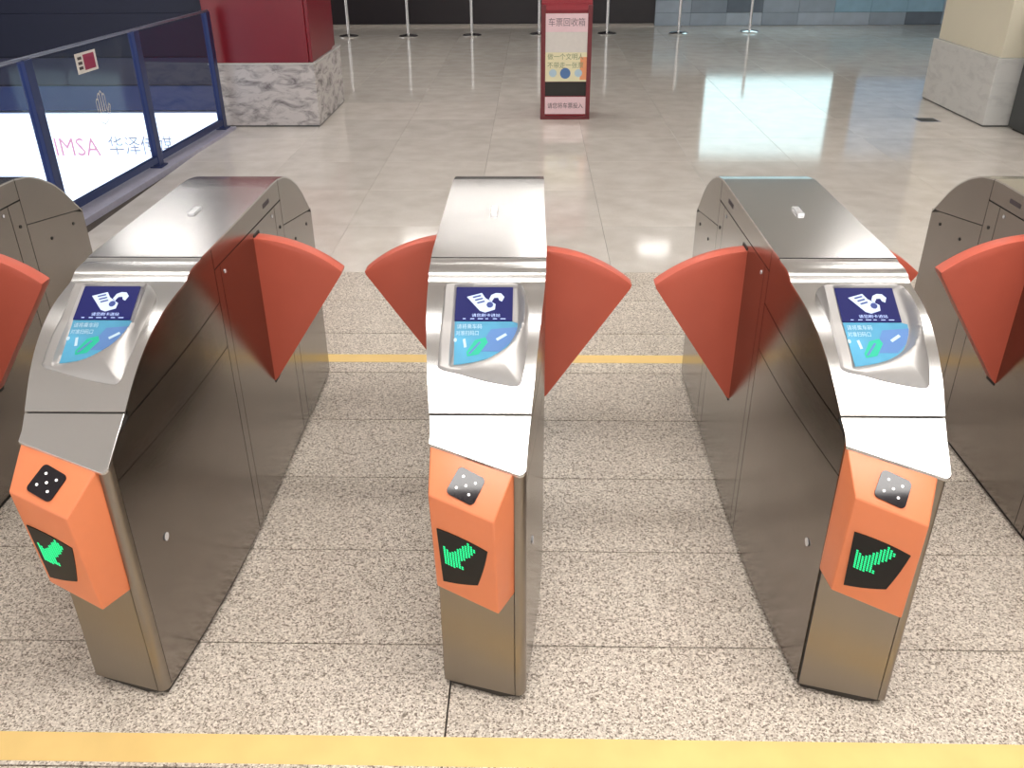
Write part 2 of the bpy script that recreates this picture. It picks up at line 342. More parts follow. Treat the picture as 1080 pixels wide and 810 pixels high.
def section_loft(ys, xl, xr, zb, ztop, name, mat, parent, smooth=25):
    v = []; f = []
    for y in ys:
        a, b, c, d = xl(y), xr(y), zb(y), ztop(y)
        v += [(a, y, c), (b, y, c), (b, y, d), (a, y, d)]
    for i in range(len(ys)-1):
        k = 4*i
        for j in range(4): f.append((k+j, k+(j+1) % 4, k+4+(j+1) % 4, k+4+j))
    f.append((3, 2, 1, 0)); k = 4*(len(ys)-1); f.append((k, k+1, k+2, k+3))
    return mesh_obj(name, v, f, mat, parent, smooth, OFF)
def yrange(a, b, n): return [a+(b-a)*i/n for i in range(n+1)]
def side_panel(name, s, pts, parent, mat='steel_side', t=0.0025, n=14):
    """sheet on the side s=+-1: pts = [(y, zlo, zhi)...], follows the tapering side"""
    ys = yrange(pts[0][0], pts[-1][0], n)
    lo = lambda y: float(np.interp(y, [p[0] for p in pts], [p[1] for p in pts]))
    hi = lambda y: min(float(np.interp(y, [p[0] for p in pts], [p[2] for p in pts])), zt(y)-0.001)
    if s > 0: return section_loft(ys, lambda y: hw(y)-0.004, lambda y: hw(y)+t, lo, hi, name, mat, parent)
    return section_loft(ys, lambda y: left_x(y)-t, lambda y: left_x(y)+0.004, lo, hi, name, mat, parent)
def skin(name, ys, parent, mat='steel_top', t=0.0035, over=0.003, xl=None, z=zt, flip=None):
    """bent sheet laid over the top profile"""
    v = []; f = []
    for i, y in enumerate(ys):
        y2 = ys[min(i+1, len(ys)-1)]; y1 = ys[max(i-1, 0)]
        tx, tz = y2-y1, z(y2)-z(y1); L = math.hypot(tx, tz); ny, nz = -tz/L, tx/L
        a = -(hw(y)+over) if xl is None else xl(y); b = hw(y)+over
        for (x, q) in ((a, -0.002), (b, -0.002), (b, t), (a, t)): v.append((x, y+ny*q, z(y)+nz*q))
    for i in range(len(ys)-1):
        k = 4*i
        for j in range(4): f.append((k+j, k+(j+1) % 4, k+4+(j+1) % 4, k+4+j))
    f.append((3, 2, 1, 0)); k = 4*(len(ys)-1); f.append((k, k+1, k+2, k+3))
    return mesh_obj(name, v, f, mat, parent, 30, OFF)

# pod frame (screen housing)
PA = math.radians(28.0); PO = Vector((0, 1.77, 0.852)); PU = Vector((1, 0, 0)); PV = Vector((0, math.cos(PA), math.sin(PA))); PN = Vector((0, -math.sin(PA), math.cos(PA)))
def pod(u, v, h=0.0): return PO+PU*u+PV*v+PN*h
CREST = [(.086, .222, .010), (.091, .195, .020), (.095, .16, .029), (.0965, .12, .034), (.091, .075, .036), (.065, .022, .034), (.015, -.012, .025), (-.036, -.024, .014), (-.075, -.029, .004)]
OUTL = [(-.094, -.027), (-.098, .00), (-.0985, .10), (-.0985, .215), (-.094, .224), (-.03, .228), (.05, .230), (.075, .227), (.092, .215), (.102, .185), (.1055, .13), (.104, .06), (.098, -.01), (.092, -.052), (.088, -.064), (.078, -.070), (.05, -.0665), (.0, -.056), (-.05, -.041)]
def dense(pl, n, closed=False):
    out = []; m = len(pl)
    for i in range(m if closed else m-1):
        p = [Vector(pl[(i+k) % m] if closed else pl[max(0, min(m-1, i+k))]) for k in (-1, 0, 1, 2)]
        for j in range(n):
            t = j/n
            out.append(0.5*((2*p[1])+(p[2]-p[0])*t+(2*p[0]-5*p[1]+4*p[2]-p[3])*t*t+(3*p[1]-p[0]-3*p[2]+p[3])*t**3))
    if not closed: out.append(Vector(pl[-1]))
    return out
def resample(P, step):
    P = np.array(P+[P[0]]); L = np.concatenate([[0], np.cumsum(np.hypot(*np.diff(P, axis=0).T))]); n = int(L[-1]/step); t = np.arange(n)*L[-1]/n
    return [(float(a), float(b)) for a, b in zip(np.interp(t, L, P[:, 0]), np.interp(t, L, P[:, 1]))]
crest_d = np.array([tuple(p) for p in dense(CREST, 24)]); outl_d = resample([(p[0], p[1]) for p in dense([(a, b, 0) for a, b in OUTL], 12, True)], .0042); outl_a = np.array(resample([(p[0], p[1]) for p in dense([(a, b, 0) for a, b in OUTL], 12, True)], .0007))
def inpoly(x, y, P):
    c = False; j = len(P)-1
    for i in range(len(P)):
        if (P[i][1] > y) != (P[j][1] > y) and x < (P[j][0]-P[i][0])*(y-P[i][1])/(P[j][1]-P[i][1])+P[i][0]: c = not c
        j = i
    return c
basin = [(p[0], p[1]) for p in crest_d]+[(-.2, -.029), (-.2, .35), (.086, .35)]
def sst(a, b, x): t = min(1, max(0, (x-a)/(b-a))); return t*t*(3-2*t)
def plate_h(v):
    h = 0.0
    for _ in range(8):
        y = 1.77+v*math.cos(PA)-h*math.sin(PA); z = 0.852+v*math.sin(PA)+h*math.cos(PA); h += (zt(y)+0.0042-z)*0.8
    return h
_pv = np.linspace(-.09, .24, 100); _ph = np.array([plate_h(v) for v in _pv])
def pod_h(u, v):
    hp = float(np.interp(v, _pv, _ph)); ho = max(-0.012, hp)+0.0006
    d = np.hypot(crest_d[:, 0]-u, crest_d[:, 1]-v); i = int(d.argmin()); dc = float(d[i]); hc = max(float(crest_d[i, 2]), hp+0.005)
    do = float(np.hypot(outl_a[:, 0]-u, outl_a[:, 1]-v).min())
    rim = max(0.009, hp+0.005)*max(1-sst(-.0715, -.0685, u), sst(.2145, .2175, v))
    if inpoly(u, v, basin):
        g = math.exp(-(dc/0.0095)**2); h = rim*(1-g)+max(hc, rim)*g
    else:
        r = dc/(dc+do+1e-9); h = ho+(hc-ho)*math.cos(math.pi/2*r)**0.9
        return h
    return ho+(h-ho)*sst(-.001, 0.006, do)
def make_pod(parent):
    pts = [(p[0], p[1]) for p in outl_d]; n0 = len(pts); st = 0.0038
    for d_ in (.0018, .0038, .0062, .009):
        for i in range(n0):
            a, b = pts[i-1], pts[(i+1) % n0]; tx, ty = b[0]-a[0], b[1]-a[1]; L = math.hypot(tx, ty); p = (pts[i][0]+ty/L*d_, pts[i][1]-tx/L*d_)
            if not inpoly(p[0], p[1], pts[:n0]): continue
            if float(np.hypot(outl_a[:, 0]-p[0], outl_a[:, 1]-p[1]).min()) > d_*.8: pts.append(p)
    u = -.1
    while u < .108:
        v = -.072
        while v < .232:
            if inpoly(u, v, pts[:n0]) and float(np.hypot(outl_a[:, 0]-u, outl_a[:, 1]-v).min()) > 0.0115: pts.append((u, v))
            v += st
        u += st
    vv, ee, ff, *_ = delaunay_2d_cdt([Vector(p) for p in pts], [(i, (i+1) % n0) for i in range(n0)], [], 1, 1e-6)
    V = [tuple(pod(p.x, p.y, pod_h(p.x, p.y))) for p in vv]; F = [tuple(f) for f in ff]
    k = len(V)                                                # skirt down into the sheet
    V += [tuple(pod(vv[i].x, vv[i].y, -0.045)) for i in range(n0)]
    F += [(i, (i+1) % n0, k+(i+1) % n0, k+i) for i in range(n0)]
    return mesh_obj('screen_housing', V, F, 'steel_pod', parent, 50, OFF)

def shoulder_plate(parent):
    ys = yrange(1.6635, 2.151, 140); nx = 70; v = []; f = []
    for i, y in enumerate(ys):
        y2 = ys[min(i+1, len(ys)-1)]; y1 = ys[max(i-1, 0)]
        tx, tz = y2-y1, zt(y2)-zt(y1); L = math.hypot(tx, tz); ny, nz = -tz/L, tx/L; w = hw(y)+.003
        for j in range(nx+1):
            x = -w+2*w*j/nx; p = Vector((x, y+ny*.0035, zt(y)+nz*.0035)); q = p-PO; u_, v_ = q.dot(PU), q.dot(PV)
            if inpoly(u_, v_, outl_d) and float(np.hypot(outl_a[:, 0]-u_, outl_a[:, 1]-v_).min()) > 0.0068: p -= PN*0.05
            v.append(tuple(p))
    for i in range(len(ys)-1):
        for j in range(nx): a = i*(nx+1)+j; f.append((a, a+1, a+nx+2, a+nx+1))
    k = len(v)                                                   # folded down edges
    rim = [(i*(nx+1), (i+1)*(nx+1)) for i in range(len(ys)-1)]+[(i*(nx+1)+nx, (i+1)*(nx+1)+nx) for i in range(len(ys)-1)]+[(j, j+1) for j in range(nx)]+[(140*(nx+1)+j, 140*(nx+1)+j+1) for j in range(nx)]
    for a, b in rim:
        pa, pb = v[a], v[b]; k = len(v); v += [(pa[0], pa[1], pa[2]-.006), (pb[0], pb[1], pb[2]-.006)]; f.append((a, b, k+1, k))
    return mesh_obj('shoulder_plate', v, f, 'steel_top', parent, 30, OFF)

def flat_poly(name, pts3, nrm, th, mat, parent):
    n = Vector(nrm).normalized(); return MB().prism([Vector(p) for p in pts3], n*th).build(name, mat, parent, None, OFF)
def plane_of(pts):
    a, b, c = [Vector(p) for p in pts[:3]]; n = (b-a).cross(c-a).normalized()
    if n.y > 0: n = -n
    return a, n
def proj(p, pl, h=0.0):
    a, n = pl; p = Vector(p); return p-n*((p-a).dot(n))+n*h
def rounded_quad(TL, TR, BR, BL, r=0.16, n=5):
    c = []
    for (cx, cyy, a0) in ((1-r, 1-r, 0), (r, 1-r, 90), (r, r, 180), (1-r, r, 270)):
        for k in range(n+1):
            a = math.radians(a0+90*k/n); c.append((cx+r*math.cos(a), cyy+r*math.sin(a)))
    TL, TR, BR, BL = map(Vector, (TL, TR, BR, BL))
    return [(BL*(1-x)+BR*x)*(1-y)+(TL*(1-x)+TR*x)*y for x, y in c]

def make_flap(name, parent, s, yfront):
    th = 0.05; R = 0.453; cx, cz = -0.03, 0.408
    pol = [(-0.02, 0.375), (0.004, 0.362), (0.014, 0.372)]
    tip = (0.266, 0.752); a1 = math.atan2(tip[1]-cz, tip[0]-cx); a0 = math.radians(92)
    arc = [(cx+R*math.cos(a1+(a0-a1)*k/14), cz+R*math.sin(a1+(a0-a1)*k/14)) for k in range(15)]
    pol += [(tip[0]-0.004, tip[1]-0.012)]+arc+[(-0.02, 0.86)]
    m = MB().prism([(s*(0.148+x), yfront, z) for x, z in pol], (0, th, 0))
    me = mesh_obj(name, m.v, m.f, 'flap_red', parent, 30, OFF, bevel=0.0)
    bm = bmesh.new(); bm.from_mesh(me.data)
    ed = [e for e in bm.edges if abs(e.verts[0].co.y-e.verts[1].co.y) < 1e-5]
    bmesh.ops.bevel(bm, geom=ed, offset=0.003, segments=2, profile=0.5, affect='EDGES', clamp_overlap=True); bm.to_mesh(me.data); bm.free()
    me.data.polygons.foreach_set('use_smooth', [True]*len(me.data.polygons)); me.data.set_sharp_from_angle(angle=math.radians(40))
    return me
def make_slot(parent, s, yfront):
    x = s*0.1525; m = MB().box(min(x, s*0.14), max(x, s*0.14), yfront+0.004, yfront+0.058, 0.352, 0.868)
    return m.build('flap_slot', 'dark_gap', parent, None, OFF)

def make_gate():
    g = thing('ticket_gate', 'x', 'ticket gate', (0, Y0, 0))
    ys = yrange(1.566, 1.612, 6)+yrange(1.62, 2.3, 30)+[2.85]+RY[1:]
    section_loft(ys, lambda y: left_x(y)+.001, lambda y: hw(y)-0.001-0.016*min(1, max(0, (1.605-y)/.035)), lambda y: 0.018, lambda y: zt(y)-0.003-(0.055 if 1.668 < y < 2.02 else 0), 'body', 'dark_gap', g)
    # plinth
    section_loft([1.575]+yrange(1.62, 2.2, 8)+[YB-0.01], lambda y: left_x(y)+0.01, lambda y: hw(y)-0.008, lambda y: 0.0, lambda y: 0.025, 'plinth', 'dark_base', g)
    G = 0.0025
    for s in (1, -1):
        f0 = 1.580 if s > 0 else 1.622
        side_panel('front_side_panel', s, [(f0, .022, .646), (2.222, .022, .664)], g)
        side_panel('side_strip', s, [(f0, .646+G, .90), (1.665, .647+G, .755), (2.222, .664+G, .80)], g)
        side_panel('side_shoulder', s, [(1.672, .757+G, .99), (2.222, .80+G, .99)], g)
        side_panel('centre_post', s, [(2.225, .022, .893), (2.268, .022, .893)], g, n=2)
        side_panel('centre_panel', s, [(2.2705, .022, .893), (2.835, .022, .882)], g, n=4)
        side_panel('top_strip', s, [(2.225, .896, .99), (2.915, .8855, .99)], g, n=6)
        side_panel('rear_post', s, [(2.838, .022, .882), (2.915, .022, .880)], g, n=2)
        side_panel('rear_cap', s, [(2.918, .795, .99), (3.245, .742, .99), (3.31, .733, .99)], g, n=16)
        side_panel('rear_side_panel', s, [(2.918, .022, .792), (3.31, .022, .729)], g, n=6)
        for (y, z) in ((2.80, .862), (2.30, .862), (2.878, .80), (3.22, .70), (3.05, .70)):
            m = MB(); x = s*(hw(y)+.003)
            m.prism([(x, y+.006*math.cos(a), z+.006*math.sin(a)) for a in [k*math.pi/4 for k in range(8)]], (s*.0015, 0, 0)); m.build('screw', 'dark_gap' if y > 2.85 else 'pale_chrome', g, None, OFF)
        box('label_mark', 'print_dark', min(s*.150, s*.1512), max(s*.150, s*.1512), 2.72, 2.79, .912, .926, g, OFF)
        y = 1.70; x = s*(hw(y)+.003)
        MB().prism([(x, y+.011*math.cos(a), .40+.011*math.sin(a)) for a in [k*math.pi/6 for k in range(12)]], (s*.002, 0, 0)).build('lock', 'pale_chrome', g, None, OFF)
    # top skins
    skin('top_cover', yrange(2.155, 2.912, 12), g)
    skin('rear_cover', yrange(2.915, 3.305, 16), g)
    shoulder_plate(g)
    # lower cap with slanted front edge and a rounded corner at the right
    A = Vector((-0.109, 1.605)); Bp = Vector((0.099, 1.545)); d = (Bp-A).normalized(); nn = Vector((-d.y, d.x))
    pl = [(-(hw(1.658)+.003), 1.6575), (-(hw(1.625)+.003), 1.625), (A.x-.001, A.y), (Bp.x-.016*d.x, Bp.y-.016*d.y)]
    cen = Vector((Bp.x-.016*d.x, Bp.y-.016*d.y))+nn*.016
    for k in range(1, 6):
        a = math.radians(-90+75*k/5); pl.append((cen.x+.016*(math.cos(a)*d.x+math.sin(a)*nn.x), cen.y+.016*(math.cos(a)*d.y+math.sin(a)*nn.y)))
    pl += [(hw(1.61)+.003, 1.61), (hw(1.658)+.003, 1.6575)]
    sl = (0.772-0.692)/(1.66-1.556)
    top = [(x, y, 0.772+(y-1.66)*sl+0.004) for x, y in pl]
    mesh_obj('front_cap', *(lambda m: (m.v, m.f))(MB().prism([(x, y, z-0.007) for x, y, z in top], (0, 0, .007))), 'steel_top', g, None, OFF, bevel=0.0012)
    # front column plate on the slanted face, rounded corner strip at the right
    fd = (FR-FL).normalized(); fn = Vector((fd.y, -fd.x))
    fpl = [FL+fd*0.002+fn*0.003, FR-fd*0.022+fn*0.003, FR-fd*0.022-fn*0.004, FL+fd*0.002-fn*0.004]
    z_top = lambda p: zt(max(p.y, 1.556))-0.006
    def plate(name, pts, mat):
        m = MB(); n = len(pts); lo = [(p.x, p.y, 0.022) for p in pts]; hi = [(p.x, p.y, min(z_top(p), 0.772+(p.y-1.66)*sl-0.006)) for p in pts]
        m.add(lo+hi, [tuple(range(n-1, -1, -1)), tuple(range(n, 2*n))]+[(i, (i+1) % n, n+(i+1) % n, n+i) for i in range(n)]); return m.build(name, mat, g, 25, OFF)
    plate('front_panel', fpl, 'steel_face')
    P1 = FR-fd*0.020+fn*0.003; P2 = Vector((hw(1.578)+.003, 1.578)); ctrl = FR+fn*.003+fd*.002
    arc = [P1*(1-t)**2+ctrl*2*t*(1-t)+P2*t*t for t in [k/6 for k in range(7)]]
    plate('corner_strip', arc+[Vector((P2.x-.010, P2.y+.002)), P1-fn*.007], 'steel_face')
    # card latch on the top cover
    mesh_obj('top_latch', *(lambda m: (m.v, m.f))(MB().box(-.010, .010, 2.505, 2.575, .958, .9655)), 'pale_chrome', g, None, OFF, bevel=0.002)
    # screen housing, screen, sticker
    make_pod(g)
    q = lambda u, v, h: tuple(pod(u, v, h))
    S = lambda x, y, h: pod(-.0675+.135*x, .212-.100*y, h)
    scr = flat_poly('display_screen', [S(0, 0, .0015), S(1, 0, .0015), S(1, 1, .0015), S(0, 1, .0015)], PN, .003, 'screen_blue', g)
    h1 = .0047
    flat_poly('ticket_icon', [S(x, y, h1) for x, y in [(.19, .30), (.45, .18), (.52, .34), (.70, .52), (.69, .68), (.52, .77), (.43, .72)]], PN, .0003, 'icon_white', scr)
    flat_poly('hand_icon', [S(x, y, h1) for x, y in [(.58, .38), (.62, .24), (.70, .18), (.79, .19), (.85, .30), (.81, .44), (.76, .40), (.74, .32), (.67, .33), (.63, .44)]], PN, .0003, 'icon_white', scr)
    for a in range(3): flat_poly('icon_line', [S(x, y+a*.085, h1+.0004) for x, y in [(.29+.04*a, .30), (.43+.035*a, .24), (.445+.035*a, .28), (.305+.04*a, .34)]], PN, .0002, 'icon_dark', scr)
    flat_poly('icon_line', [S(.60+.06*math.cos(a), .54+.09*math.sin(a), h1+.0004) for a in [k*math.pi/5 for k in range(10)]], PN, .0002, 'icon_dark', scr)
    text_obj('caption', '请您刷卡进站', 'caption_white', .0105, S(.54, .86, h1+.0004), PU, PV, scr, OFF, fit=.066)
    for a in range(6): flat_poly('caption_mark', [S(x+.13*a, y, h1) for x, y in [(.14, .945), (.14+.05+.02*(a % 3), .945), (.14+.05+.02*(a % 3), .965), (.14, .965)]], PN, .0003, 'caption_white', scr)
    st_pts = [(-.067, .1105), (.066, .1105), (.082, .105), (.085, .095), (.078, .075), (.066, .048), (.045, .022), (.012, .004), (-.02, -.006), (-.05, -.012), (-.063, -.013)]
    stk = flat_poly('instruction_sticker', [pod(u, v, .0012) for u, v in st_pts], PN, .0012, 'sticker_cyan', g)
    h2 = .0026
    flat_poly('blue_stripe', [pod(u, v, h2) for u, v in [(.018, .088), (.080, .094), (.075, .074), (.064, .050), (.040, .024), (-.012, .024)]], PN, .0003, 'sticker_blue', stk)
    flat_poly('painted_green_glow', [pod(u, v, h2) for u, v in [(-.018, .056), (.006, .064), (.012, .050), (-.008, .016), (-.034, .010), (-.036, .022)]], PN, .0004, 'glow_paint_green', stk)  # reflected green glow, painted onto the sticker as a flat shape
    flat_poly('dark_mark', [pod(u, v, h2+.0006) for u, v in [(-.008, .052), (-.003, .050), (-.027, .016), (-.032, .018)]], PN, .0003, 'sticker_blue', stk)
    text_obj('caption', '请将乘车码', 'sticker_white', .015, pod(-.032, .094, h2+.0008), PU, PV, stk, OFF, fit=.058)
    text_obj('caption', '对准扫码口', 'sticker_white', .015, pod(-.036, .075, h2+.0008), PU, PV, stk, OFF, fit=.052)
    flat_poly('white_mark', [pod(u, v, h2+.0006) for u, v in [(-.046, .058), (-.040, .060), (-.036, .036), (-.042, .034)]], PN, .0003, 'sticker_white', stk)
    flat_poly('white_mark', [pod(-.063+.004*math.cos(a), .056+.006*math.sin(a), h2+.0006) for a in [k*math.pi/4 for k in range(8)]], PN, .0003, 'sticker_white', stk)
    flat_poly('white_mark', [pod(u, v, h2+.0006) for u, v in [(.030, .060), (.052, .076), (.056, .070), (.034, .054)]], PN, .0003, 'sticker_white', stk)
    # orange reader box
    T1, T2, R1, R2 = (-.107, 1.611, .731), (.074, 1.555, .690), (-.106, 1.518, .661), (.035, 1.468, .626)
    B1, B2, B3, B0 = (-.102, 1.548, .384), (.041, 1.489, .354), (.074, 1.558, .352), (-.109, 1.616, .386)
    T1b, T2b, B3b, B0b = [(p[0]-.286*-.02, p[1]+.02, p[2]) for p in (T1, T2, B3, B0)]
    V = [T1, T2, R2, R1, B1, B2, B3, B0, T1b, T2b, B3b, B0b]
    F = [(0, 3, 2, 1), (3, 4, 5, 2), (1, 2, 5), (1, 5, 6), (0, 7, 4), (0, 4, 3), (4, 7, 6, 5), (0, 1, 9, 8), (1, 6, 10, 9), (6, 7, 11, 10), (7, 0, 8, 11), (8, 9, 10, 11)]
    me = mesh_obj('reader_box', V, F, 'orange', g, None, OFF)
    bm = bmesh.new(); bm.from_mesh(me.data); bmesh.ops.dissolve_limit(bm, angle_limit=math.radians(7), verts=bm.verts[:], edges=bm.edges[:])
    bmesh.ops.bevel(bm, geom=bm.edges[:], offset=.004, segments=3, profile=.5, affect='EDGES', clamp_overlap=True); bm.to_mesh(me.data); bm.free()
    me.data.polygons.foreach_set('use_smooth', [True]*len(me.data.polygons)); me.data.set_sharp_from_angle(angle=math.radians(35))
    pt = plane_of([T1, T2, R2]); nT = pt[1]
    if nT.z < 0: pt = (pt[0], -nT)
    pt2 = (Vector(T1)*.25+Vector(T2)*.25+Vector(R1)*.25+Vector(R2)*.25, pt[1])
    Q = [proj(p, pt2, .0005) for p in ((-.040, 1.567, .703), (.017, 1.541, .687), (-.010, 1.492, .653), (-.069, 1.518, .669))]
    win = MB().prism(rounded_quad(*Q), pt2[1]*.003).build('card_window', 'black_glass', me, None, OFF)
    def wq(x, y, h): return (Q[3]*(1-x)+Q[2]*x)*(1-y)+(Q[0]*(1-x)+Q[1]*x)*y+pt2[1]*h
    for (x, y) in ((.25, .30), (.72, .28), (.28, .74), (.74, .72), (.5, .5)):
        MB().prism([wq(x+.045*math.cos(a), y+.045*math.sin(a), .0031) for a in [k*math.pi/4 for k in range(8)]], pt2[1]*.0006).build('indicator_light', 'led_white', win, None, OFF).parent = me
    pl2 = plane_of([R1, R2, B2]); pl2 = ((Vector(R1)+Vector(R2)+Vector(B1)+Vector(B2))/4, pl2[1])
    dTL, dR, dBR, dBL = [proj(p, pl2, .0015) for p in ((-.084, 1.540, .573), (.026, 1.496, .541), (-.001, 1.507, .432), (-.083, 1.534, .416))]
    def bow(a, b, c, k):
        a, b = Vector(a), Vector(b); mid = (a+b)/2+Vector(c)*k; return [a*(1-t)**2+mid*2*t*(1-t)+b*t*t for t in (0, .2, .4, .6, .8)]
    up2 = (dTL-dBL).normalized(); ac = (dR-dTL).normalized()
    dp = bow(dTL, dR, up2, .010)+bow(dR, dBR, ac, .004)+bow(dBR, dBL, -up2, .006)+[dBL]
    disp = MB().prism(dp, pl2[1]*.002).build('arrow_display', 'display_black', me, None, OFF)
    arrow = [(.08, .24), (.10, .61), (.50, .575), (.41, .455), (.78, .10), (.62, .0), (.25, .335)]
    m = MB(); e1 = dR-dTL; e2 = dBL-dTL
    a = .06
    while a < .80:
        b = -.02
        while b < .64:
            if inpoly(a, b, arrow):
                c = dTL+e1*a+e2*b+pl2[1]*.0021; du = e1*.018; dv = e2*.0105
                m.prism([c-du-dv, c+du-dv, c+du+dv, c-du+dv], pl2[1]*.0007)
            b += .034
        a += .056
    m.build('arrow_lights', 'led_green', me, None, OFF)
    return g
gate0 = make_gate()
XS = [-1.912, -1.012, -0.112, 0.786, 1.684]
FLAPS = [(2.585, 2.475), (2.565, 2.585), (2.585, 2.475), (2.475, 2.585), (2.585, 2.475)]   # left, right flap of each gate
LAB = ['steel ticket gate cut by the left picture edge, nearest the glass balustrade',
       'steel ticket gate second from the left, nearest the red column',
       'central steel ticket gate with both red flaps showing fully',
       'steel ticket gate second from the right, its left flap facing the central gate',
       'steel ticket gate cut by the right picture edge']
gates = [gate0]+[copy_tree(gate0) for _ in range(4)]
flap_cache = {}
for g, x, (fl, fr), lab in zip(gates, XS, FLAPS, LAB):
    g.location = (x, Y0, 0); tag(g, lab, 'ticket gate', 'row of ticket gates')
    for s, yf in ((-1, fl), (1, fr)):
        key = (s, yf)
        if key not in flap_cache:
            a = make_flap('flap_barrier', g, s, yf); b = make_slot(g, s, yf); flap_cache[key] = (a.data, b.data)
        else:
            link(bpy.data.objects.new('flap_barrier', flap_cache[key][0]), g); link(bpy.data.objects.new('flap_slot', flap_cache[key][1]), g)

# ------------------------------------------------------------------ stairwell balustrade on the left
BAL = lambda y: -2.955+(y-5.5)*0.062
kerb = MB(); A = [(BAL(3.0)-.06, 3.0), (BAL(8.12)-.06, 8.12), (BAL(8.12)+.085, 8.12), (BAL(3.0)+.12, 3.0)]
tag(kerb.prism([(x, y, -.16) for x, y in A], (0, 0, .185)).build('trim_3', 'kerb_stone', bevel=.004), kind='structure', label='grey stone kerb under the glass balustrade')
bal = thing('glass_balustrade', 'glass balustrade with dark posts along the stairwell on the left', 'balustrade', (BAL(6.7), 6.7, .025)); bo = (BAL(6.7), 6.7, .025)
post_y = [3.95, 5.33, 6.70, 8.03]
for y in post_y:
    x = BAL(y); m = MB().box(x-.025, x+.025, y-.045, y+.045, .025, 1.0)
    p = m.build('post', 'post_navy', bal, None, bo, .004)
    m = MB().box(x-.045, x+.045, y-.065, y+.065, .025, .035); m.build('foot_plate', 'post_navy', p, None, bo)
for a, b in zip(post_y, post_y[1:]):
    MB().prism([(BAL(a+.047)-.005, a+.047, .095), (BAL(b-.047)-.005, b-.047, .095), (BAL(b-.047)-.005, b-.047, .985), (BAL(a+.047)-.005, a+.047, .985)], (.010, 0, 0)).build('glass_pane', 'glass', bal, None, bo)
    MB().bar((BAL(a), a+.045, .085), (BAL(b), b-.045, .085), .04, .045).build('bottom_rail', 'post_navy', bal, None, bo, .003)
MB().bar((BAL(3.9), 3.9, 1.006), (BAL(8.08), 8.08, 1.006), .026, .018).build('top_rail', 'rail_metal', bal, None, bo, .006)
# paper notice and hand sticker on the glass
ny0, ny1 = 5.86, 6.12
nt = thing('paper_notice', 'small white notice with red block stuck on the glass balustrade', 'notice', (BAL(6.0)+.006, 6.0, .83)); no = (BAL(6.0)+.006, 6.0, .83)
def gl(y, z, h=.006): return (BAL(y)+h, y, z)
MB().prism([gl(ny0, .83), gl(ny1, .83), gl(ny1, .955), gl(ny0, .955)], (.0006, 0, 0)).build('sheet', 'paper_white', nt, None, no)
MB().prism([gl(5.955, .845, .0068), gl(6.095, .845, .0068), gl(6.095, .94, .0068), gl(5.955, .94, .0068)], (.0004, 0, 0)).build('red_block', 'print_red', nt, None, no)
for k in range(3): MB().prism([gl(5.885, .855+.03*k, .0068), gl(5.935, .855+.03*k, .0068), gl(5.935, .873+.03*k, .0068), gl(5.885, .873+.03*k, .0068)], (.0004, 0, 0)).build('print_line', 'print_dark', nt, None, no)
hs = MB()
def stroke(pts, w=.006):
    for a, b in zip(pts, pts[1:]): hs.bar(gl(a[0], a[1]), gl(b[0], b[1]), .0008, w)
for k, (dy, hh) in enumerate(((0, .08), (.03, .11), (.06, .12), (.09, .10))):
    y = 6.00+dy; stroke([(y, .56), (y-.004, .56+hh), (y+.012, .575+hh), (y+.026, .56+hh), (y+.026, .56)])
stroke([(6.0, .56), (6.01, .50), (6.06, .48), (6.11, .50), (6.126, .56), (6.15, .60), (6.165, .585), (6.13, .51)])
tag(hs.build('hand_sticker', 'paper_white'), 'white outline of an open hand drawn on the balustrade glass', 'sticker')

# stairwell: far wall with light box below floor level
we = box('wall_stairwell', 'navy_wall', -9.5, -2.86, 9.0, 9.2, -2.6, CEIL_Z); tag(we, kind='structure', label='dark navy end wall above the stairwell')
box('wall_band', 'band_blue', -9.5, -2.87, 8.97, 9.0, 0.0, 0.235, we); box('wall_band', 'band_grey', -9.5, -2.87, 8.975, 9.0, 0.25, 0.50, we); box('wall_band', 'navy_wall', -9.5, -2.87, 8.98, 9.0, 0.515, 0.9, we)
tag(box('wall_left', 'navy_wall', -9.7, -9.5, -2.5, 9.2, -2.6, CEIL_Z), kind='structure', label='dark wall at the far side of the stairwell')
tag(box('floor_stairwell', 'navy_wall', -9.5, -2.86, 2.5, 9.0, -2.7, -2.6), kind='structure', label='dark landing at the bottom of the stairwell')
tag(box('wall_stairwell_side', 'navy_wall', -2.95, -2.87, 2.5, 9.0, -2.6, -0.17), kind='structure', label='dark stairwell side wall below the kerb')
lb = thing('light_box', 'large white lit advertising box on the stairwell end wall behind glass', 'light box', (-5.6, 8.95, -2.0)); lo_ = (-5.6, 8.95, -2.0)
box('frame', 'rail_metal', -9.0, -2.97, 8.93, 9.0, -2.02, -.005, lb, lo_); pn = box('lit_panel', 'lightbox_white', -8.97, -2.98, 8.915, 8.93, -2.0, -.02, lb, lo_)
text_obj('lettering', 'CIMSA', 'logo_red_lit', .26, (-4.72, 8.912, -.36), (1, 0, 0), (0, 0, 1), lb, lo_, fit=.62)
text_obj('lettering', '华泽传媒', 'logo_grey_lit', .20, (-3.98, 8.912, -.35), (1, 0, 0), (0, 0, 1), lb, lo_, fit=.66)

